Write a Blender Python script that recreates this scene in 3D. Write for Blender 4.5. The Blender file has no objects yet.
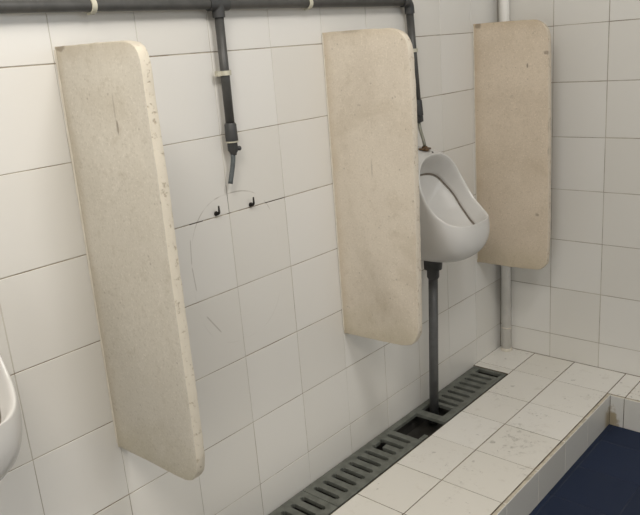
import bpy, bmesh, math, random
from mathutils import Vector, Matrix, noise
random.seed(7)
sc = bpy.context.scene
COL = sc.collection
PI = math.pi

# ------------------------------------------------------------------ helpers
def link(name, bm, mats, parent=None, smooth=False, auto=None):
    me = bpy.data.meshes.new(name)
    if parent is not None: bm.transform(Matrix.Translation(-Vector(parent.location)))
    bmesh.ops.recalc_face_normals(bm, faces=bm.faces)
    bm.to_mesh(me); bm.free()
    o = bpy.data.objects.new(name, me); COL.objects.link(o)
    for m in (mats if isinstance(mats, (list, tuple)) else [mats]):
        me.materials.append(m)
    if smooth:
        for p in me.polygons: p.use_smooth = True
    if auto is not None:
        for p in me.polygons: p.use_smooth = True
        me.set_sharp_from_angle(angle=math.radians(auto))
    if parent is not None:
        o.parent = parent
    return o

def structure(o): o['kind'] = 'structure'; return o

def tag(o, label, cat, group=None):
    o['label'] = label; o['category'] = cat
    if group: o['group'] = group
    return o

def thing(name, loc, label, cat, group=None):
    o = bpy.data.objects.new(name, None); o.location = loc; o.empty_display_size = .05
    COL.objects.link(o); return tag(o, label, cat, group)

def box(bm, x0, x1, y0, y1, z0, z1, mi=0, bev=0, seg=1):
    r = bmesh.ops.create_cube(bm, size=1)
    bmesh.ops.transform(bm, matrix=Matrix.Translation(((x0+x1)/2, (y0+y1)/2, (z0+z1)/2)) @ Matrix.Diagonal((x1-x0, y1-y0, z1-z0, 1)), verts=r['verts'])
    fs = set(f for v in r['verts'] for f in v.link_faces)
    for f in fs: f.material_index = mi
    if bev:
        es = list(set(e for v in r['verts'] for e in v.link_edges))
        bmesh.ops.bevel(bm, geom=es, offset=bev, segments=seg, profile=.6, affect='EDGES')
    return r['verts']

def tube(bm, pts, rad, n=20, caps=True, mi=0):
    pts = [Vector(p) for p in pts]
    if not isinstance(rad, (list, tuple)): rad = [rad]*len(pts)
    rings = []; prev = None
    for i, p in enumerate(pts):
        t = (pts[min(i+1, len(pts)-1)] - pts[max(i-1, 0)]).normalized()
        if prev is None:
            a = Vector((0, 0, 1)) if abs(t.z) < .9 else Vector((1, 0, 0))
            u = t.cross(a).normalized()
        else:
            u = (prev - t*prev.dot(t)).normalized()
        prev = u; v = t.cross(u)
        rings.append([bm.verts.new(p + rad[i]*(math.cos(2*PI*k/n)*u + math.sin(2*PI*k/n)*v)) for k in range(n)])
    for a, b in zip(rings, rings[1:]):
        for k in range(n):
            f = bm.faces.new((a[k], a[(k+1) % n], b[(k+1) % n], b[k])); f.material_index = mi; f.smooth = True
    if caps:
        for r in (rings[0], rings[-1]):
            f = bm.faces.new(r); f.material_index = mi
    return rings

def lathe(bm, base, axis, prof, n=24, mi=0):
    """stack of (distance along axis, radius), closed at both ends, built with doubled rings for crisp steps"""
    axis = Vector(axis).normalized(); base = Vector(base)
    a = Vector((0, 0, 1)) if abs(axis.z) < .9 else Vector((1, 0, 0))
    u = axis.cross(a).normalized(); v = axis.cross(u)
    rings = []
    for h, r in prof:
        rings.append([bm.verts.new(base + axis*h + r*(math.cos(2*PI*k/n)*u + math.sin(2*PI*k/n)*v)) for k in range(n)])
    for A, B in zip(rings, rings[1:]):
        for k in range(n):
            f = bm.faces.new((A[k], A[(k+1) % n], B[(k+1) % n], B[k])); f.material_index = mi
    for r in (rings[0], rings[-1]):
        f = bm.faces.new(r); f.material_index = mi

def bez(p0, p1, p2, p3, n):
    out = []
    for i in range(n+1):
        t = i/n; s = 1-t
        out.append(s*s*s*Vector(p0)+3*s*s*t*Vector(p1)+3*s*t*t*Vector(p2)+t*t*t*Vector(p3))
    return out

# ------------------------------------------------------------------ materials
def lin(c):
    return tuple(((v/255)/12.92 if v/255 <= .04045 else ((v/255+.055)/1.055)**2.4) for v in c) + (1,)

class NT:
    def __init__(s, name):
        s.m = bpy.data.materials.new(name); s.m.use_nodes = True
        s.t = s.m.node_tree; s.b = s.t.nodes['Principled BSDF']
    def n(s, typ, **kw):
        x = s.t.nodes.new(typ)
        for k, v in kw.items(): setattr(x, k, v)
        return x
    def l(s, a, b): s.t.links.new(a, b)
    def val(s, sock, v):
        if hasattr(v, 'is_linked') or isinstance(v, bpy.types.NodeSocket): s.l(v, sock)
        else: sock.default_value = v
    def math(s, op, a, b=None, c=None, clamp=False):
        x = s.n('ShaderNodeMath', operation=op, use_clamp=clamp)
        s.val(x.inputs[0], a)
        if b is not None: s.val(x.inputs[1], b)
        if c is not None: s.val(x.inputs[2], c)
        return x.outputs[0]
    def pos(s):
        x = s.n('ShaderNodeVectorMath', operation='ADD')      # object space offset by where the object stands
        s.l(s.n('ShaderNodeTexCoord').outputs['Object'], x.inputs[0]); s.l(s.n('ShaderNodeObjectInfo').outputs['Location'], x.inputs[1])
        return x.outputs[0]
    def noise(s, vec, scale, detail=3, rough=.55, dist=0):
        x = s.n('ShaderNodeTexNoise'); s.l(vec, x.inputs['Vector'])
        x.inputs['Scale'].default_value = scale; x.inputs['Detail'].default_value = detail
        x.inputs['Roughness'].default_value = rough; x.inputs['Distortion'].default_value = dist
        return x.outputs['Fac']
    def ramp(s, v, a, b, lo=0, hi=1):
        x = s.n('ShaderNodeMapRange', clamp=True, interpolation_type='SMOOTHSTEP'); s.val(x.inputs['Value'], v)
        for i, q in zip(('From Min', 'From Max', 'To Min', 'To Max'), (a, b, lo, hi)): x.inputs[i].default_value = q
        return x.outputs['Result']
    def mix(s, fac, a, b, blend='MIX'):
        x = s.n('ShaderNodeMix', data_type='RGBA', blend_type=blend)
        s.val(x.inputs['Factor'], fac); s.val(x.inputs['A'], a) if False else None
        for i, v in ((6, a), (7, b)): s.val(x.inputs[i], v)
        return x.outputs[2]
    def bump(s, h, strength, dist=.001):
        x = s.n('ShaderNodeBump'); s.val(x.inputs['Height'], h)
        x.inputs['Strength'].default_value = strength; x.inputs['Distance'].default_value = dist
        s.l(x.outputs[0], s.b.inputs['Normal'])
    def done(s, col=None, rough=None, spec=None, metal=None):
        if col is not None: s.val(s.b.inputs['Base Color'], col)
        if rough is not None: s.val(s.b.inputs['Roughness'], rough)
        if spec is not None: s.b.inputs['Specular IOR Level'].default_value = spec
        if metal is not None: s.b.inputs['Metallic'].default_value = metal
        return s.m
    def sep(s, vec):
        x = s.n('ShaderNodeSeparateXYZ'); s.l(vec, x.inputs[0]); return x.outputs

def m_tile(name, base, tone=.05, rough=.22, dirt=0.0, outline=False, corner=False, spec=.45):
    k = NT(name); p = k.pos()
    g = k.n('ShaderNodeNewGeometry')
    rnd = g.outputs['Random Per Island']
    base = Vector(base)
    c0 = (*base, 1); c1 = (base.x*(1-tone), base.y*(1-tone*1.15), base.z*(1-tone*1.5), 1)
    col = k.mix(rnd, c0, c1)
    if dirt:
        patch = k.ramp(k.noise(p, 5.5, 2), .52, .70)
        sp = k.ramp(k.noise(p, 70, 5, .7), .54, .66)
        col = k.mix(k.math('MULTIPLY', k.math('MULTIPLY', patch, sp), dirt), col, (.16, .14, .11, 1))
        scuff = k.ramp(k.noise(p, 22, 5, .65), .56, .78, 0, .5*dirt)
        col = k.mix(scuff, col, (.42, .37, .29, 1))
        # a worn, dirty patch near the edge of the ledge
        s = k.sep(p)
        dx = k.math('DIVIDE', k.math('SUBTRACT', s[0], .40), .10); dy = k.math('DIVIDE', k.math('SUBTRACT', s[1], 1.84), .13)
        d = k.math('SQRT', k.math('ADD', k.math('MULTIPLY', dx, dx), k.math('MULTIPLY', dy, dy)))
        w = k.math('MULTIPLY', k.ramp(d, .45, 1.25, 1, 0), k.ramp(k.noise(p, 34, 6, .72), .50, .68))
        col = k.mix(k.math('MULTIPLY', w, .5), col, (.20, .175, .135, 1))
        dk = k.ramp(k.noise(p, 30, 2), .69, .73)
        col = k.mix(k.math('MULTIPLY', dk, .3), col, (.10, .085, .065, 1))
    if outline:   # the grime line left round the place of a missing basin, and hairline scratches
        s = k.sep(p)
        dy = k.math('ABSOLUTE', k.math('DIVIDE', k.math('SUBTRACT', s[1], 1.072), .155))
        dz = k.math('ABSOLUTE', k.math('DIVIDE', k.math('SUBTRACT', s[2], .755), .20))
        r = k.math('POWER', k.math('ADD', k.math('POWER', dy, 2.5), k.math('POWER', dz, 2.5)), .4)
        e = k.math('ABSOLUTE', k.math('SUBTRACT', r, 1.0))
        ln = k.math('MULTIPLY', k.ramp(e, .003, .011, 1, 0), k.ramp(k.noise(p, 14, 3), .44, .62, 0, .75))
        up = k.ramp(s[2], .84, .94, .12, .8)
        col = k.mix(k.math('MULTIPLY', ln, up), col, (.30, .265, .22, 1))
    if outline:
        for (ya, za), (yb, zb), wd_ in (((.943, .661), (.988, .598), .0011), ((.925, .87), (.919, .80), .0008), ((.919, .80), (.924, .73), .0009)):
            L = math.hypot(yb-ya, zb-za); ty, tz = (yb-ya)/L, (zb-za)/L
            qy = k.math('SUBTRACT', s[1], ya); qz = k.math('SUBTRACT', s[2], za)
            al = k.math('ADD', k.math('MULTIPLY', qy, ty), k.math('MULTIPLY', qz, tz))
            ac = k.math('ABSOLUTE', k.math('SUBTRACT', k.math('MULTIPLY', qy, tz), k.math('MULTIPLY', qz, ty)))
            f = k.math('MULTIPLY', k.ramp(ac, wd_, wd_*2.2, .42, 0), k.math('MULTIPLY', k.ramp(al, 0, .01), k.ramp(al, L-.01, L, 1, 0)))
            col = k.mix(f, col, (.28, .25, .21, 1))
    if corner:
        s = k.sep(p)
        dx = k.math('DIVIDE', k.math('SUBTRACT', s[0], .545), .035); dz = k.math('DIVIDE', k.math('ADD', s[2], .125), .085)
        d = k.math('SQRT', k.math('ADD', k.math('MULTIPLY', dx, dx), k.math('MULTIPLY', dz, dz)))
        d = k.math('ADD', d, k.math('MULTIPLY', k.math('SUBTRACT', k.noise(p, 60, 4), .5), 1.2))
        near = k.ramp(s[1], 2.24, 2.28)
        col = k.mix(k.math('MULTIPLY', near, k.ramp(d, .6, 1.1, .85, 0)), col, (.36, .29, .17, 1))
    wob = k.noise(p, 7, 2)
    k.bump(wob, .15, .004)
    return k.done(col, rough, spec)

def m_grout(name, a, b, crack=None, pale=None):
    k = NT(name); p = k.pos()
    col = k.mix(k.ramp(k.noise(p, 11, 4), .35, .65), (*a, 1), (*b, 1))
    if pale:                                       # upright joints still hold paler grout
        ax, o, pitch, row, c = pale; s = k.sep(p)
        d = k.math('PINGPONG', k.math('SUBTRACT', s[ax], o), pitch/2)
        e = k.math('PINGPONG', k.math('SUBTRACT', s[2], row), .1)
        f = k.math('MULTIPLY', k.ramp(d, .003, .004, 1, 0), k.ramp(e, .0016, .003))
        f = k.math('MULTIPLY', f, k.math('MULTIPLY', k.ramp(k.noise(p, 5, 2), .35, .65, .95, .45), k.ramp(s[2], .30, .95, .15, 1)))
        col = k.mix(f, col, (*c, 1))
    for y0, y1, z0, z1 in crack or ():          # joints that have lost their grout and gone black
        s = k.sep(p)
        f = k.math('MULTIPLY', k.math('MULTIPLY', k.ramp(s[1], y0-.004, y0), k.ramp(s[1], y1, y1+.004, 1, 0)), k.math('MULTIPLY', k.ramp(s[2], z0-.004, z0), k.ramp(s[2], z1, z1+.004, 1, 0)))
        col = k.mix(f, col, (.06, .045, .03, 1))
    return k.done(col, .9, .2)

def m_stone(name, a, b, edge, drips=()):
    """cast terrazzo: warm ground, fine dark and pale grains, worn stains; the cut edges are pitted"""
    k = NT(name); p = k.pos(); s = k.sep(p)
    col = k.mix(k.ramp(k.noise(p, 5, 4), .35, .7), (*a, 1), (*b, 1))
    fine = k.noise(p, 190, 3, .7)
    col = k.mix(k.ramp(fine, .53, .72, 0, .38), col, (a[0]*.55, a[1]*.52, a[2]*.48, 1))
    col = k.mix(k.ramp(fine, .44, .32, 0, .5), col, (min(1, a[0]*1.25), min(1, a[1]*1.25), min(1, a[2]*1.28), 1))
    v = k.n('ShaderNodeTexVoronoi'); k.l(p, v.inputs['Vector']); v.inputs['Scale'].default_value = 60
    gate = k.ramp(k.noise(p, 33, 1), .60, .66)
    col = k.mix(k.math('MULTIPLY', k.ramp(v.outputs['Distance'], .08, .22, .38, 0), gate), col, (.16, .12, .09, 1))
    st = k.math('MULTIPLY', k.ramp(k.noise(p, 3.2, 5, .6, .8), .55, .72), .32)
    col = k.mix(st, col, (a[0]*.62, a[1]*.57, a[2]*.48, 1))
    mot = k.noise(p, 42, 4, .65)
    col = k.mix(k.ramp(mot, .54, .72, 0, .30), col, (a[0]*.66, a[1]*.62, a[2]*.55, 1))
    col = k.mix(k.ramp(mot, .45, .28, 0, .25), col, (min(1, a[0]*1.18), min(1, a[1]*1.18), min(1, a[2]*1.2), 1))
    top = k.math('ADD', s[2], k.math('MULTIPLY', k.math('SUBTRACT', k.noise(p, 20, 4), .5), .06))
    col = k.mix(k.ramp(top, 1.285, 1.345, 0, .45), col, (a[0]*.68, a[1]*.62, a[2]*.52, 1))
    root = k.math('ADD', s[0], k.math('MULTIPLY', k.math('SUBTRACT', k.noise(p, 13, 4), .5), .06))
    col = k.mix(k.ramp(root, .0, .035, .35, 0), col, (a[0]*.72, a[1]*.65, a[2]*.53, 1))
    for dx_, dz_, wx, wz, str_ in drips:            # dark drips and scuffs
        ux = k.math('DIVIDE', k.math('SUBTRACT', s[0], dx_), wx); uz = k.math('DIVIDE', k.math('SUBTRACT', s[2], dz_), wz)
        r = k.math('SQRT', k.math('ADD', k.math('MULTIPLY', ux, ux), k.math('MULTIPLY', uz, uz)))
        r = k.math('ADD', r, k.math('MULTIPLY', k.math('SUBTRACT', k.noise(p, 110, 3), .5), .9))
        col = k.mix(k.ramp(r, .5, 1.1, str_, 0), col, (.17, .135, .10, 1))
    # greenish yellow damp along the foot of the slab
    ft = k.math('ADD', s[2], k.math('MULTIPLY', k.math('SUBTRACT', k.noise(p, 16, 4), .5), .16))
    col = k.mix(k.ramp(ft,   .42, .56, .30, 0), col, (.40, .345, .20, 1))
    g = k.n('ShaderNodeNewGeometry'); nx = k.sep(g.outputs['Normal'])[0]
    ed = k.ramp(nx, .45, .8)
    pit = k.ramp(k.noise(p, 85, 4, .65), .56, .68)
    ecol = k.mix(k.math('MULTIPLY', pit, .75), (*edge, 1), (.40, .31, .21, 1))
    col = k.mix(k.math('MULTIPLY', ed, .8), col, ecol)
    h = k.math('SUBTRACT', k.math('MULTIPLY', fine, .35), k.math('MULTIPLY', k.math('MULTIPLY', pit, ed), 1.2))
    k.bump(h, .6, .0015)
    return k.done(col, .72, .3)

def m_simple(name, col, rough=.5, var=.15, scale=25, metal=0, spec=.5, bump=0, var2=None):
    k = NT(name); p = k.pos()
    c2 = var2 if var2 else tuple(c*(1-var*2) for c in col)
    c = k.mix(k.ramp(k.noise(p, scale, 4), .35, .7), (*col, 1), (*c2, 1))
    if bump: k.bump(k.noise(p, scale*4, 3), bump, .001)
    return k.done(c, rough, spec, metal)

TILE = (.77, .755, .725)
M_wall = m_tile('white_glazed_wall_tile', TILE, outline=True)
M_back = m_tile('white_glazed_back_tile', (.75, .735, .70))
M_ledge = m_tile('worn_ledge_tile', (.80, .78, .735), tone=.07, rough=.38, dirt=.6)
M_riser = m_tile('riser_tile', (.71, .70, .665), tone=.06, rough=.3, corner=True)
M_blue = m_tile('navy_floor_tile', (.011, .021, .054), tone=.15, rough=.5, spec=.25)
M_plain = m_tile('plain_white_paint', (.72, .69, .63), rough=.6)
M_grb2 = m_grout('back_wall_grout', (.50, .46, .39), (.28, .24, .19))
M_grw = m_grout('wall_grout', (.50, .455, .38), (.28, .235, .18), pale=(1, .4409, .2061, .1034, (.64, .61, .55)), crack=((1.0542, 1.0642, .905, .975), (1.19, 1.262, .898, .908), (.93, .97, .898, .908)))
M_grf = m_grout('dirty_floor_grout', (.10, .075, .05), (.22, .175, .12))
M_grb = m_grout('blue_floor_grout', (.055, .062, .085), (.03, .036, .06))
M_nose = m_simple('raw_tile_edge', (.60, .54, .44), .7, .15, 40, spec=.2)
M_stone_grey = m_stone('grey_beige_terrazzo', (.61, .57, .495), (.575, .535, .46), (.72, .655, .54), [(.183, 1.178, .004, .016, .6), (.18, 1.215, .003, .03, .3), (.02, 1.332, .02, .008, .6)])
M_stone_warm = m_stone('warm_beige_terrazzo', (.69, .62, .52), (.62, .55, .455), (.70, .63, .525), [(.10, 1.335, .05, .012, .3), (.148, .955, .003, .03, .3)])
M_stone_brown = m_stone('brownish_terrazzo', (.66, .565, .45), (.59, .50, .39), (.68, .60, .49), [(.211, 1.178, .004, .009, .7), (.281, 1.218, .012, .008, .6), (.292, .88, .003, .016, .7), (.292, .97, .003, .03, .5), (.251, .645, .008, .008, .5), (.02, 1.325, .016, .012, .6)])
M_mortar = m_simple('cream_mortar', (.68, .63, .54), .9, .06, 40, spec=.1)
M_pipe = m_simple('dark_grey_pipe_plastic', (.074, .073, .070), .45, .12, 30)
M_fit = m_simple('dark_grey_fitting_plastic', (.050, .051, .052), .5, .12, 40)
M_drain = m_simple('grey_drain_pipe_plastic', (.105, .106, .106), .45, .12, 30)
M_hose = m_simple('grey_rubber_hose', (.10, .115, .12), .5, .12, 40)
M_metal = m_simple('tarnished_metal_tube', (.30, .30, .25), .42, .2, 60, metal=.7)
M_brass = m_simple('rusty_brass', (.22, .14, .08), .55, .3, 120, metal=.5, bump=.3)
M_clip = m_simple('yellowed_white_clip_plastic', (.62, .59, .48), .5, .12, 60)
M_iron = m_simple('blackened_iron', (.025, .021, .018), .6, .2, 90, metal=.4)
M_porc = m_simple('white_porcelain', (.66, .645, .62), .26, .02, 4, spec=.6)
M_crevice = m_simple('brown_flushing_crevice', (.24, .205, .17), .6, .2, 60)  # darker brown for the undercut bands round the basin
M_grate = m_simple('weathered_grey_green_plastic', (.155, .162, .143), .6, .22, 30, var2=(.105, .111, .095), bump=.3)
M_channel = m_simple('dark_channel_sludge', (.05, .047, .04), .7, .25, 18, var2=(.024, .022, .018), bump=.6)
M_white_pipe = m_simple('white_painted_pipe', (.80, .785, .75), .4, .05, 12)
M_dark = m_simple('dark_hole', (.03, .028, .025), .8, .1, 40)

# ------------------------------------------------------------------ tile laying
GAP = .0023
def lay(bm, O, U, V, N, us, vs, mi=0, depth=.006, gap=GAP, gapu=None, skip=None, bev=.0007, wob=.00025):
    O, U, V, N = map(Vector, (O, U, V, N))
    for a0, a1 in zip(us, us[1:]):
        for b0, b1 in zip(vs, vs[1:]):
            if skip and skip((a0+a1)/2, (b0+b1)/2): continue
            h = gap/2; hu = (gapu or gap)/2
            rings = []
            jit = [random.uniform(-wob, wob) for _ in range(4)]
            du, dv = random.uniform(-.0004, .0004), random.uniform(-.0004, .0004)
            for ins, d in ((0, -depth), (0, -bev), (bev, 0)):
                q = [(a0+hu+ins, b0+h+ins), (a1-hu-ins, b0+h+ins), (a1-hu-ins, b1-h-ins), (a0+hu+ins, b1-h-ins)]
                rings.append([bm.verts.new(O+U*(u+du)+V*(v+dv)+N*(d+(jit[i] if d > -depth else 0))) for i, (u, v) in enumerate(q)])
            for A, B in zip(rings, rings[1:]):
                for i in range(4):
                    bm.faces.new((A[i], A[(i+1) % 4], B[(i+1) % 4], B[i])).material_index = mi
            bm.faces.new(rings[-1]).material_index = mi

def steps(first, pitch, lo, hi):
    n0 = math.ceil((lo-first)/pitch + 1e-6); out = [lo]
    x = first+n0*pitch
    while x < hi-1e-4:
        if x > lo+1e-4: out.append(x)
        x += pitch
    return out+[hi]

Y0, Y1, XR, ZB, ZC = -1.25, 2.5, 2.5, -.117, 2.55
ROW = 1.3034-.2*6
zs = steps(ROW, .2, 0, ZC)
# left wall (tiled down into the drain channel)
bm = bmesh.new()
box(bm, -.12, -.0012, Y0, Y1+.12, -.20, ZC, 1)
lay(bm, (0, 0, 0), (0, 1, 0), (0, 0, 1), (1, 0, 0), steps(.4409, .2061, Y0, Y1), [-.055]+zs[1:], gapu=.0016)
structure(link('wall_left', bm, [M_wall, M_grw]))
# back wall
bm = bmesh.new()
box(bm, 0, XR, Y1+.0012, Y1+.12, -.20, ZC, 1)
lay(bm, (0, Y1, 0), (1, 0, 0), (0, 0, 1), (0, -1, 0), steps(.2216, .2, .001, XR), zs, gapu=.0020)
structure(link('wall_back', bm, [M_back, M_grb2]))
# front wall behind the camera, right wall with its window opening, ceiling
bm = bmesh.new()
DX0, DX1, DZ = .9, 1.8, 1.95                       # unseen opening added behind the camera for low fill light
box(bm, -.12, DX0, Y0-.12, Y0, -.20, ZC); box(bm, DX1, XR+.12, Y0-.12, Y0, -.20, ZC); box(bm, DX0, DX1, Y0-.12, Y0, DZ, ZC)
structure(link('wall_front', bm, M_plain))
bm = bmesh.new()
WY0, WY1, WZ0, WZ1 = .9, 2.3, 1.35, 2.25
box(bm, XR, XR+.12, Y0, WY0, -.20, ZC); box(bm, XR, XR+.12, WY1, Y1+.12, -.20, ZC)
box(bm, XR, XR+.12, WY0, WY1, -.20, WZ0); box(bm, XR, XR+.12, WY0, WY1, WZ1, ZC)
structure(link('wall_right', bm, M_plain))
bm = bmesh.new()
for a in ((WY0, WY0+.05, WZ0, WZ1), (WY1-.05, WY1, WZ0, WZ1), (WY0+.05, WY1-.05, WZ0, WZ0+.05), (WY0+.05, WY1-.05, WZ1-.05, WZ1), ((WY0+WY1)/2-.02, (WY0+WY1)/2+.02, WZ0+.05, WZ1-.05)):
    box(bm, XR+.06, XR+.10, *a)
structure(link('window_1', bm, M_white_pipe))
bm = bmesh.new()
box(bm, -.12, XR+.12, Y0-.12, Y1+.12, ZC, ZC+.1)
structure(link('ceiling', bm, M_plain))
# blue lower floor
XE, XJ, YE = .543, .5285, 2.298
bm = bmesh.new()
box(bm, XE-.02, XR, Y0, YE+.02, -.20, ZB-.0008, 1)
lay(bm, (0, 0, ZB), (1, 0, 0), (0, 1, 0), (0, 0, 1), steps(.56, .2, XE, XR), steps(1.772, .2, Y0, YE), gap=.003)
structure(link('floor', bm, [M_blue, M_grb]))
# the raised tiled ledge along the left and back walls, with its risers
GY = 2.268
cl = [Y0]+[1.2986-.2023*i for i in range(12, 0, -1)]+[1.2986, 1.501, 1.7076, 1.908, 2.0944, 2.3103]
cl = [Y0]+[c for c in cl[1:] if c > Y0+.02]
bm = bmesh.new()
box(bm, .1560, XJ+.001, Y0, Y1, -.20, -.0012, 1)
box(bm, 0, .1560, GY, Y1, -.20, -.0012, 1)
box(bm, XJ, XR, 2.309, Y1, -.20, -.0012, 1)
top = dict(O=(0, 0, 0), U=(1, 0, 0), V=(0, 1, 0), N=(0, 0, 1), gap=.0026, gapu=.0034, mi=0)
lay(bm, us=[.1566, .3264, XJ], vs=cl, **top)
lay(bm, us=[.0005, .1566, .3264, XJ, .593], vs=[2.3103, 2.4995], **top)
lay(bm, us=[.0005, .1566], vs=[GY, 2.3103], **top)
lay(bm, us=steps(.593, .2, .593, XR), vs=[2.3103, 2.4995], **top)
# risers: upright tiles whose raw upper edge shows as the nosing
for a, b in zip(cl, cl[1:-1]+[2.3095]):
    box(bm, XJ+.0022, XE, a+.0008, b-.0008, -.125, -.0003, 2, .0012)
    bm.faces.ensure_lookup_table()
for a, b in zip(steps(.593, .2, XE+.0005, XR), steps(.593, .2, XE+.0005, XR)[1:]):
    box(bm, a+.0012, b-.0012, YE, 2.3085, -.125, -.0003, 2, .0012)
for f in bm.faces:
    if f.material_index == 2 and f.normal.z > .9: f.material_index = 3
bm.normal_update()
for f in bm.faces:
    if f.material_index == 2 and abs(f.normal.z) > .6 and f.calc_center_median().z > -.01: f.material_index = 3
box(bm, XJ, XE-.003, Y0, 2.309, -.20, -.004, 1)
box(bm, XE, XR, YE+.003, 2.309, -.20, -.004, 1)
structure(link('trim_1', bm, [M_ledge, M_grf, M_riser, M_nose]))
# the drain channel
bm = bmesh.new()
box(bm, .0005, .1555, Y0, GY, -.19, -.075)
box(bm, .0005, .010, Y0, GY, -.075, -.0145)
box(bm, .141, .1555, Y0, GY, -.075, -.0145)
box(bm, .010, .141, GY-.006, GY, -.075, -.0145)
structure(link('trim_2', bm, M_channel))
# rough mortar and dirt at the foot of the corner pipe
# ------------------------------------------------------------------ drain grates
def grate(xs, ys, solid, name, label):
    bm = bmesh.new(); zt, zb = -.0015, -.014
    V = {}
    def v(i, j, z): 
        key = (i, j, z)
        if key not in V: V[key] = bm.verts.new((xs[i], ys[j], z))
        return V[key]
    S = lambda i, j: 0 <= i < len(xs)-1 and 0 <= j < len(ys)-1 and solid((xs[i]+xs[i+1])/2, (ys[j]+ys[j+1])/2)
    for i in range(len(xs)-1):
        for j in range(len(ys)-1):
            if not S(i, j): continue
            bm.faces.new((v(i, j, zt), v(i+1, j, zt), v(i+1, j+1, zt), v(i, j+1, zt)))
            bm.faces.new((v(i, j+1, zb), v(i+1, j+1, zb), v(i+1, j, zb), v(i, j, zb)))
            for di, dj, a, b in ((-1, 0, (i, j+1), (i, j)), (1, 0, (i+1, j), (i+1, j+1)), (0, -1, (i, j), (i+1, j)), (0, 1, (i+1, j+1), (i, j+1))):
                if not S(i+di, j+dj): bm.faces.new((v(*a, zt), v(*b, zt), v(*b, zb), v(*a, zb)))
    bm.normal_update()
    bmesh.ops.recalc_face_normals(bm, faces=bm.faces)
    es = [e for e in bm.edges if len(e.link_faces) == 2 and e.calc_face_angle() > .5 and (e.verts[0].co.z > -.005 or e.verts[1].co.z > -.005)]
    bmesh.ops.bevel(bm, geom=es, offset=.0014, segments=2, profile=.5, affect='EDGES')
    o = link(name, bm, M_grate)
    return tag(o, label, 'drain grate', 'drain grates along the wall')

XS = [.0055, .029, .0345, .063, .076, .119, .1245, .1335, .1495]
def slots(centres, hw=.0092):
    return lambda x, y: any(abs(y-c) < hw and ((.0345 < x < .119) or (.029 < x < .1245 and abs(y-c) < hw*.55)) for c in centres)
def ysof(y0, y1, centres, extra=(), hw=.0092):
    s = {y0, y1, *extra}
    for c in centres: s |= {c-hw, c-hw*.55, c+hw*.55, c+hw}
    return sorted(q for q in s if y0 <= q <= y1)
cA = [1.187-.042*i for i in range(10)]
sA = slots(cA)
A0 = 1.187-.042*9-.03
grate(XS, ysof(A0, 1.2165, cA), lambda x, y: not sA(x, y), 'drain_grate', 'grey plastic drain grate nearest the camera, cut by the bottom of the picture')
cB = [1.2505+.042*i for i in range(10)]
sB = slots(cB)
def solidB(x, y):
    if sB(x, y): return False
    if cB[7] < y < cB[8] and .0345 < x < .063: return False          # a bar broken off short
    return True
grate(XS, ysof(1.2185, 1.662, cB), solidB, 'drain_grate', 'grey drain grate with one slat snapped short, nearer than the broken gap')
cC = [1.934+.0424*i for i in range(7)]
sC = slots(cC)
def solidC(x, y):
    if sC(x, y): return False
    if 1.664 < y < 1.808 and x > .029: return x > .1335 and y < 1.70
    if 1.840 < y < 1.908 and .029 < x < .119: return False
    if 2.217 < y < 2.250 and .0345 < x < .1335: return False
    return True
grate(XS, ysof(1.664, 2.264, cC, (1.70, 1.808, 1.840, 1.908, 2.217, 2.250)), solidC, 'drain_grate', 'broken grey drain grate around the urinal waste pipe, at the far end')

# ------------------------------------------------------------------ terrazzo partition panels
def panel(outline, y_at, thick, mat, label, seed):
    """outline: (x, z) corner list of the face; y_at(z) gives the near face; thick along +y"""
    pts = [Vector((x, 0, z)) for x, z in outline]
    # resample to a dense slightly worn contour
    dense = []
    for a, b in zip(pts, pts[1:]+pts[:1]):
        n = max(1, int((b-a).length/.012))
        for i in range(n): dense.append(a+(b-a)*i/n)
    for _ in range(2):
        dense = [p if p.x < .002 else (dense[i-1]+p*2+dense[(i+1) % len(dense)])/4 for i, p in enumerate(dense)]
    bm = bmesh.new(); rings = []
    cx, cz = .15, .88
    r = .0035
    for ins, t in ((r, 0), (r*.3, r*.3), (0, r), (0, thick/2), (0, thick-r), (r*.3, thick-r*.3), (r, thick)):
        ring = []
        for i, p in enumerate(dense):
            a, b = dense[i-1], dense[(i+1) % len(dense)]
            tg = (b-a).normalized(); nr = Vector((tg.z, 0, -tg.x))
            if nr.dot(p-Vector((cx, 0, cz))) < 0: nr = -nr
            w = noise.noise(Vector((p.x*45+seed*9, t*60, p.z*45)))*.0012 + noise.noise(Vector((p.x*120+seed*5, t*150, p.z*120)))*.0009
            q = p - nr*(ins - w) if p.x > .002 else p.copy()
            q.x = max(q.x, .0008)
            ring.append(bm.verts.new((q.x, y_at(q.z)+t, q.z)))
        rings.append(ring)
    n = len(dense)
    for A, B in zip(rings, rings[1:]):
        for i in range(n): bm.faces.new((A[i], A[(i+1) % n], B[(i+1) % n], B[i]))
    bm.faces.new(rings[0]); bm.faces.new(rings[-1])
    z0 = min(p.z for p in pts); z1 = max(p.z for p in pts); zm = (z0+z1)/2
    o = thing('partition_panel', (0, y_at(zm)+thick/2, zm), label, 'urinal screen', 'terrazzo urinal screens')
    link('slab', bm, mat, o, auto=35)
    bm = bmesh.new()          # thin bead of mortar along the wall on both sides
    za, zb = z0+.012, z1-.006
    for side in (0, 1):
        prev = None
        for i in range(41):
            z = za+(zb-za)*i/40
            y = y_at(z)+(thick+.0004 if side else -.0004); sg = 1 if side else -1
            w = .0030+.0016*noise.noise(Vector((z*30, side*7, seed)))
            cur = [bm.verts.new((.0012, y, z)), bm.verts.new((.0012, y+sg*w, z)), bm.verts.new((.0012+w*.9, y, z))]
            if prev:
                for k in range(3): bm.faces.new((prev[k], prev[(k+1) % 3], cur[(k+1) % 3], cur[k]))
            else: bm.faces.new(cur)
            prev = cur
        bm.faces.new(prev)
    mo = link('mortar_bead', bm, M_mortar, o); mo['label'] = 'cream mortar bead'
    return o

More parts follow.
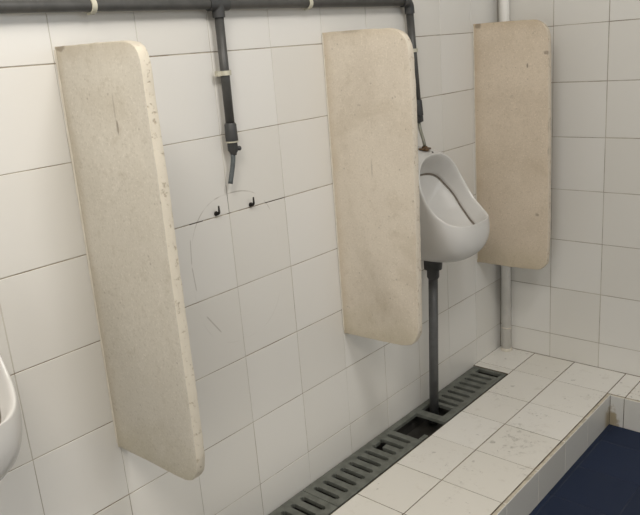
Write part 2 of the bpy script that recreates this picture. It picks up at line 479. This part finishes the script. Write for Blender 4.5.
panel([(0, 1.336), (.229, 1.333), (.255, 1.331), (.276, 1.322), (.282, 1.296), (.284, 1.21), (.290, 1.083), (.291, .93), (.293, .80), (.297, .62), (.298, .50), (.290, .464), (.272, .444), (.248, .438), (.12, .438), (0, .436)],
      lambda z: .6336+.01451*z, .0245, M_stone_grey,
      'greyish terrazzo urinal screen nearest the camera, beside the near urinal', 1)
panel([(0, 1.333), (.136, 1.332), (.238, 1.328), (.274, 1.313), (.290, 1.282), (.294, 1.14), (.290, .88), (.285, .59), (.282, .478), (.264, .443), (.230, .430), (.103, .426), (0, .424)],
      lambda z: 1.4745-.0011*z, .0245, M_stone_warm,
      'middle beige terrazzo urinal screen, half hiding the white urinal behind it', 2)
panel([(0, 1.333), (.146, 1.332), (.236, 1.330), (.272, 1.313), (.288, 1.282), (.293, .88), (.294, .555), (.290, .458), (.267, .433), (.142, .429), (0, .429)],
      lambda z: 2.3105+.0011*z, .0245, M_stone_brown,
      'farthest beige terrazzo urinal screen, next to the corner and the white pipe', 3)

# ------------------------------------------------------------------ urinals
def interp(tab, v):
    for (a, pa), (b, pb) in zip(tab, tab[1:]):
        if v <= b:
            t = (v-a)/(b-a)
            return tuple(p+(q-p)*t for p, q in zip(pa, pb))
    return tab[-1][1]
RIM = [(0, (.256, .712)), (.1, (.238, .713)), (.25, (.202, .726)), (.4, (.163, .756)), (.5, (.139, .787)), (.65, (.113, .835)), (.8, (.098, .880)), (.92, (.088, .912)), (1, (.080, .930))]
DROP = [(0, (-.020, -.045)), (.25, (-.040, -.030)), (.5, (-.046, -.014)), (.75, (-.058, -.030)), (1, (-.056, -.058))]
def urinal_mesh(name, yc, parent):
    bm = bmesh.new(); N = 64; loops = []
    def rim(t, k):
        c, s = math.cos(t), math.sin(t)
        x, z = interp(RIM, (1+c*k)/2)
        return Vector((x, .134*k*math.copysign(abs(s)**.78, s), z))
    ts = [2*PI*(i+.5)/N for i in range(N)]
    prof = []                                   # wall footprint up to the rim
    for t in ts:
        c, s = math.cos(t), math.sin(t); v = (1+c)/2
        wz = .760 + .191*math.copysign(abs(c)**.7, c)
        wy = .120*math.copysign(abs(s)**.7, s)
        P0 = rim(t, 1); P3 = Vector((.0004, wy, wz))
        f = (1-v)**1.2
        P1 = P0 + Vector((.022*f, math.copysign(.003*abs(s), s), -.118*f - .02*(1-f)*(1-abs(c))))
        if v > .85: P1 = P0 + Vector((-.014, 0, .012))
        P2 = P3 + Vector((.012+.205*f, math.copysign(.004*abs(s), s), -.012*f))
        prof.append(bez(P3, P2, P1, P0, 9))
    for j in range(10): loops.append([prof[i][j] for i in range(N)])
    nrm = Vector((.74, 0, .67))
    def drop(t, k, d, push=0):
        p = rim(t, k); x, z = interp(DROP, (1+math.cos(t))/2)
        return Vector((max(p.x + x*d - push*.74, .016), p.y, p.z + z*d - push*.67))
    loops.append([rim(t, .962)+nrm*.006 for t in ts])      # rolled lip
    loops.append([drop(t, .915, .0, -.002) for t in ts])
    loops.append([drop(t, .892, .35) for t in ts])          # side wall, then the dark flushing crevice
    loops.append([drop(t, .875, .80) for t in ts])
    loops.append([drop(t, .865, .93) for t in ts])
    loops.append([drop(t, .885, 1.0, .002) for t in ts])
    loops.append([drop(t, .880, 1.0, .008) for t in ts])
    loops.append([drop(t, .850, 1.0, .007) for t in ts])
    base = [drop(t, .83, 1.0, .006) for t in ts]
    cen = Vector((.060, 0, .745))
    loops.append(base)
    for k, dz in ((.88, .006), (.7, .014), (.5, .020), (.3, .024), (.12, .026)):
        L = []
        for p in base:
            q = cen + (p-cen)*k - nrm*dz
            q.x = max(q.x, .016); L.append(q)
        loops.append(L)
    R = [[bm.verts.new(p+Vector((0, yc, 0))) for p in L] for L in loops]
    for q, (A, B) in enumerate(zip(R, R[1:])):
        for i in range(N): bm.faces.new((A[i], A[(i+1) % N], B[(i+1) % N], B[i])).material_index = 1 if q in (15, 16) else 0
    bm.faces.new(R[-1]); bm.faces.new(list(reversed(R[0])))
    o = link(name, bm, [M_porc, M_crevice], parent, smooth=True)
    md = o.modifiers.new('smooth', 'SUBSURF'); md.levels = 1; md.render_levels = 2
    return o
UY = 1.887
u = thing('urinal', (0, UY, .76), 'white porcelain wall urinal between the middle and far screens', 'urinal', 'white wall urinals')
body = urinal_mesh('bowl', UY, u)
bm = bmesh.new()
lathe(bm, (.054, UY, .9375), (0, 0, 1), [(0, .013), (.006, .013), (.0065, .021), (.0105, .021), (.011, .010), (.017, .009)], 20)
sp = link('inlet_spud', bm, M_brass, u, auto=40); sp['label'] = 'rusty brass inlet spud'
bm = bmesh.new()
lathe(bm, (.074, UY+.013, .931), (.6, 0, .8), [(-.004, .0036), (.0035, .0036), (.004, .0026)], 14)
link('fixing_hole', bm, M_dark, u, auto=40)
UN = .222
u2 = u.copy(); COL.objects.link(u2); u2.location = (0, UN+.012, .777)
u2['label'] = 'white porcelain wall urinal cut off by the left edge of the picture'
for ch in list(u.children):
    c = ch.copy(); COL.objects.link(c); c.parent = u2

# ------------------------------------------------------------------ waste pipe below the urinal
dt, db = Vector((.067, 1.894, .577)), Vector((.058, 1.876, -.060))
ax = (db-dt).normalized()
d = thing('drain_pipe', tuple(db), 'dark grey plastic waste pipe from the urinal down into the grate', 'pipe')
bm = bmesh.new(); tube(bm, [dt+ax*.07, db], .0165, 24); link('pipe', bm, M_drain, d)
bm = bmesh.new(); lathe(bm, dt, ax, [(0, .024), (.008, .024), (.0085, .033), (.048, .031), (.050, .022)], 28); link('coupling', bm, M_fit, d, auto=40)
bm = bmesh.new(); lathe(bm, dt+ax*.0505, ax, [(0, .0215), (.026, .0215), (.030, .0195), (.034, .017)], 28); link('reducer', bm, M_fit, d, auto=40)

# ------------------------------------------------------------------ supply pipework
PX, PZ = .023, 1.4105
w = thing('water_pipe', (PX, 1.077, PZ), 'dark grey plastic water pipe with two drops along the top of the tiled wall', 'pipe')
def arc(c, r, a0, a1, plane='yz', n=8):
    return [(c[0], c[1]+r*math.cos(a0+(a1-a0)*i/n), c[2]+r*math.sin(a0+(a1-a0)*i/n)) for i in range(n+1)]
bm = bmesh.new(); tube(bm, [(PX, Y0+.002, PZ), (PX, .2, PZ+.001), (PX, 1.046, PZ+.001), (PX, 1.850, PZ)], .0122, 24); link('main_pipe', bm, M_pipe, w)
bm = bmesh.new()                                   # tee
tube(bm, [(PX, 1.077-.030, PZ), (PX, 1.077+.030, PZ)], .0150, 24)
tube(bm, [(PX, 1.077, PZ), (PX, 1.077, PZ-.030)], .0150, 24)
link('tee_fitting', bm, M_fit, w, auto=40)
bm = bmesh.new()                                   # elbow
e = [(PX, 1.838, PZ)]+[(PX, 1.856+.020*math.sin(a), PZ-.020+.020*math.cos(a)) for a in [PI/2*i/8 for i in range(9)]]+[(PX, 1.877, PZ-.036)]
tube(bm, e, .0155, 24); link('elbow_fitting', bm, M_fit, w, auto=50)
# near drop
bm = bmesh.new(); tube(bm, [(PX, 1.077, PZ-.028), (PX, 1.075, 1.110)], .0112, 24); link('drop_pipe', bm, M_pipe, w)
bm = bmesh.new(); lathe(bm, (PX, 1.075, 1.132), (0, 0, -1), [(0, .0125), (.004, .0150), (.044, .0158), (.0445, .012)], 24); link('coupling', bm, M_fit, w, auto=40)
bm = bmesh.new(); lathe(bm, (PX, 1.075, 1.0873), (0, 0, -1), [(0, .0160), (.0032, .0160)], 24); s_ = link('sealing_ring', bm, M_clip, w, auto=40); s_['label'] = 'pale sealing ring'
bm = bmesh.new(); lathe(bm, (PX, 1.075, 1.0838), (0, 0, -1), [(0, .0135), (.020, .0135), (.026, .0095), (.032, .008)], 6); lathe(bm, (PX, 1.082, 1.068), (.35, 1, -.1), [(0, .0058), (.014, .0058), (.016, .004)], 12); link('stop_valve', bm, M_fit, w, auto=30)
bm = bmesh.new(); tube(bm, bez((PX, 1.073, 1.054), (PX, 1.072, 1.03), (PX, 1.062, 1.01), (PX, 1.054, .983), 12), .0060, 16); link('hose', bm, M_hose, w)
# far drop
t0, t1 = Vector((PX, 1.877, PZ-.034)), Vector((PX, 1.902, 1.075))
bm = bmesh.new(); tube(bm, [t0, t1], .0122, 24); link('drop_pipe', bm, M_pipe, w)
axd = (t1-t0).normalized()
bm = bmesh.new(); lathe(bm, t1-axd*.03, axd, [(0, .0130), (.004, .0155), (.052, .0165), (.054, .013)], 24); link('coupling', bm, M_fit, w, auto=40)
bm = bmesh.new(); lathe(bm, t1+axd*.0245, axd, [(0, .0150), (.018, .0150), (.020, .011)], 6); link('nut', bm, M_fit, w, auto=30)
bm = bmesh.new(); tube(bm, bez(t1+axd*.044, (PX, 1.908, 1.00), (.050, UY, .985), (.054, UY, .9552), 14), .0054, 16); t_ = link('metal_tube', bm, M_metal, w); t_['label'] = 'tarnished metal supply tube'

# pipe clips
def clip(centre, along, label, r=.0128, ear=.017):
    """saddle clip round a pipe lying PX off the wall; along = pipe axis"""
    A = Vector(along); N = Vector((1, 0, 0)); B = A.cross(N).normalized(); C_ = Vector(centre); hw = .0055
    o = thing('pipe_clip', tuple(C_), label, 'pipe clip', 'pale plastic pipe clips')
    def strip(path, name):
        bm = bmesh.new(); prev = None; th = .0028
        for i, (b, n) in enumerate(path):
            a = path[max(0, i-1)]; c = path[min(len(path)-1, i+1)]
            tb, tn = c[0]-a[0], c[1]-a[1]; L = math.hypot(tb, tn); nb, nn = -tn/L, tb/L
            if nb*b + nn*(n-PX) < 0: nb, nn = -nb, -nn
            q = []
            for off, s in ((0, -hw), (0, hw), (th, hw), (th, -hw)):
                q.append(bm.verts.new(C_ - N*PX + B*(b+nb*off) + N*(n+nn*off) + A*s))
            if prev:
                for k in range(4): bm.faces.new((prev[k], prev[(k+1) % 4], q[(k+1) % 4], q[k]))
            else: bm.faces.new(q)
            prev = q
        bm.faces.new(prev)
        return link(name, bm, M_clip, o)
    rr = r+.0006
    strip([(rr*math.cos(a), PX+rr*math.sin(a)) for a in [-.35+(PI+.7)*i/16 for i in range(17)]], 'strap')
    bm = bmesh.new()
    def bx(b0, b1, n0, n1, w_):
        vs = box(bm, -1, 1, -1, 1, -1, 1)
        for v in vs:
            c = v.co.copy()
            v.co = C_ - N*PX + B*(b0 if c.x < 0 else b1) + N*(n0 if c.y < 0 else n1) + A*(-w_ if c.z < 0 else w_)
    bx(-.0115, .0115, .0012, PX-r-.0012, .0058)
    bx(-rr-ear*.75, -rr-.0005, PX-r*.8, PX-r*.8+.012, .0062); bx(rr+.0005, rr+ear*.55, PX-r*.8, PX-r*.8+.009, .0062)
    link('base', bm, M_clip, o)
    return o
clip((PX, .736, PZ+.0008), (0, 1, 0), 'pale pipe clip on the horizontal pipe above the near screen', .0124, .008)
clip((PX, 1.397, PZ+.0004), (0, 1, 0), 'pale pipe clip on the horizontal pipe just left of the middle screen', .0124, .008)
clip((PX, 1.0759, 1.252), (0, 0, 1), 'pale pipe clip on the near vertical drop, above the hose', .0114)
clip((PX, 1.8865, 1.262), (0, 0, 1), 'pale pipe clip on the far vertical drop, beside the middle screen', .0124)

# ------------------------------------------------------------------ iron hooks of the missing urinal
def hook(y, z, label):
    o = thing('wall_hook', (0, y, z), label, 'hook', 'black iron hooks of the missing urinal')
    bm = bmesh.new(); b = z-.008
    tube(bm, [(.0015, y, b), (.007, y, b-.0005), (.0115, y, b+.0005), (.0138, y, b+.003), (.0147, y, b+.007), (.0150, y, b+.021)], [.0030, .0030, .0031, .0030, .0028, .0021], 12)
    link('shank', bm, M_iron, o)
    bm = bmesh.new(); lathe(bm, (.0012, y, b), (1, 0, 0), [(0, .0065), (.0016, .0065), (.0018, .0052), (.0062, .0050)], 6); link('nut', bm, M_iron, o)
    return o
hook(1.014, .921, 'small black iron hook on the left, under the cut hose end')
hook(1.134, .919, 'small black iron hook on the right, under the cut hose end')

# ------------------------------------------------------------------ white pipe in the corner
c = thing('corner_pipe', (.042, 2.473, 0), 'white painted pipe standing in the corner behind the far screen', 'pipe')
bm = bmesh.new(); tube(bm, [(.042, 2.473, .0015), (.042, 2.473, 2.53)], .0185, 28); link('pipe', bm, M_white_pipe, c)
bm = bmesh.new(); lathe(bm, (.042, 2.473, .100), (0, 0, 1), [(0, .0188), (.001, .0197), (.005, .0197), (.006, .0188)], 28); r_ = link('joint_ring', bm, M_mortar, c, auto=40)
bm = bmesh.new()
lathe(bm, (.042, 2.473, .0008), (0, 0, 1), [(0, .025), (.004, .0245), (.010, .0192)], 24); link('mortar_collar', bm, M_mortar, c, auto=40)

# ------------------------------------------------------------------ camera
f_, yaw, pit, rol = 723.5972, -.7404, -.2807, -.0803
cy_, sy_, cp, sp_, cr, sr = math.cos(yaw), math.sin(yaw), math.cos(pit), math.sin(pit), math.cos(rol), math.sin(rol)
F = Vector((cp*sy_, cp*cy_, sp_)); r0 = Vector((cy_, -sy_, 0)); u0 = r0.cross(F)
R = cr*r0+sr*u0; U = -sr*r0+cr*u0
cam = bpy.data.cameras.new('camera'); co = bpy.data.objects.new('camera', cam); COL.objects.link(co)
co.matrix_world = Matrix(((R.x, U.x, -F.x, 1.3946), (R.y, U.y, -F.y, -.1363), (R.z, U.z, -F.z, 1.2921), (0, 0, 0, 1)))
cam.sensor_fit = 'HORIZONTAL'; cam.sensor_width = 36; cam.lens = f_*36/640; cam.clip_start = .02
sc.camera = co

# ------------------------------------------------------------------ light
def area(name, loc, target, sx, sy, power, col):
    l = bpy.data.lights.new(name, 'AREA'); l.shape = 'RECTANGLE'; l.size = sx; l.size_y = sy; l.energy = power; l.color = col
    o = bpy.data.objects.new(name, l); COL.objects.link(o); o.location = loc
    o.rotation_euler = (Vector(target)-Vector(loc)).to_track_quat('-Z', 'Y').to_euler(); return o
area('window_daylight', (XR+.02, (WY0+WY1)/2, (WZ0+WZ1)/2), (0, 1.5, 1.2), WY1-WY0-.1, WZ1-WZ0-.1, 4, (.93, .97, 1.0))
area('ceiling_lamp', (1.0, -.16, 2.30), (.25, .15, .4), .6, .6, 18, (1.0, .94, .85))
area('ceiling_lamp', (1.4, .92, 2.40), (.1, .95, .5), .4, .4, 13, (1.0, .97, .93))
area('front_low_fill', ((DX0+DX1)/2, Y0-.06, .95), ((DX0+DX1)/2-.3, 1, .8), .85, 1.8, 3.2, (1.0, .98, .95))  # added fill in the unseen front opening, lifts the screens' near faces
wd = bpy.data.worlds.new('world'); sc.world = wd; wd.use_nodes = True
bg = wd.node_tree.nodes['Background']; bg.inputs[0].default_value = (.85, .93, 1, 1); bg.inputs[1].default_value = 1.0
sc.view_settings.view_transform = 'Standard'; sc.view_settings.look = 'None'
sc.cycles.caustics_reflective = False; sc.cycles.caustics_refractive = False; sc.cycles.sample_clamp_indirect = 4
sc.view_settings.gamma = 1; sc.view_settings.use_curve_mapping = False
sc.view_settings.exposure = 0.06
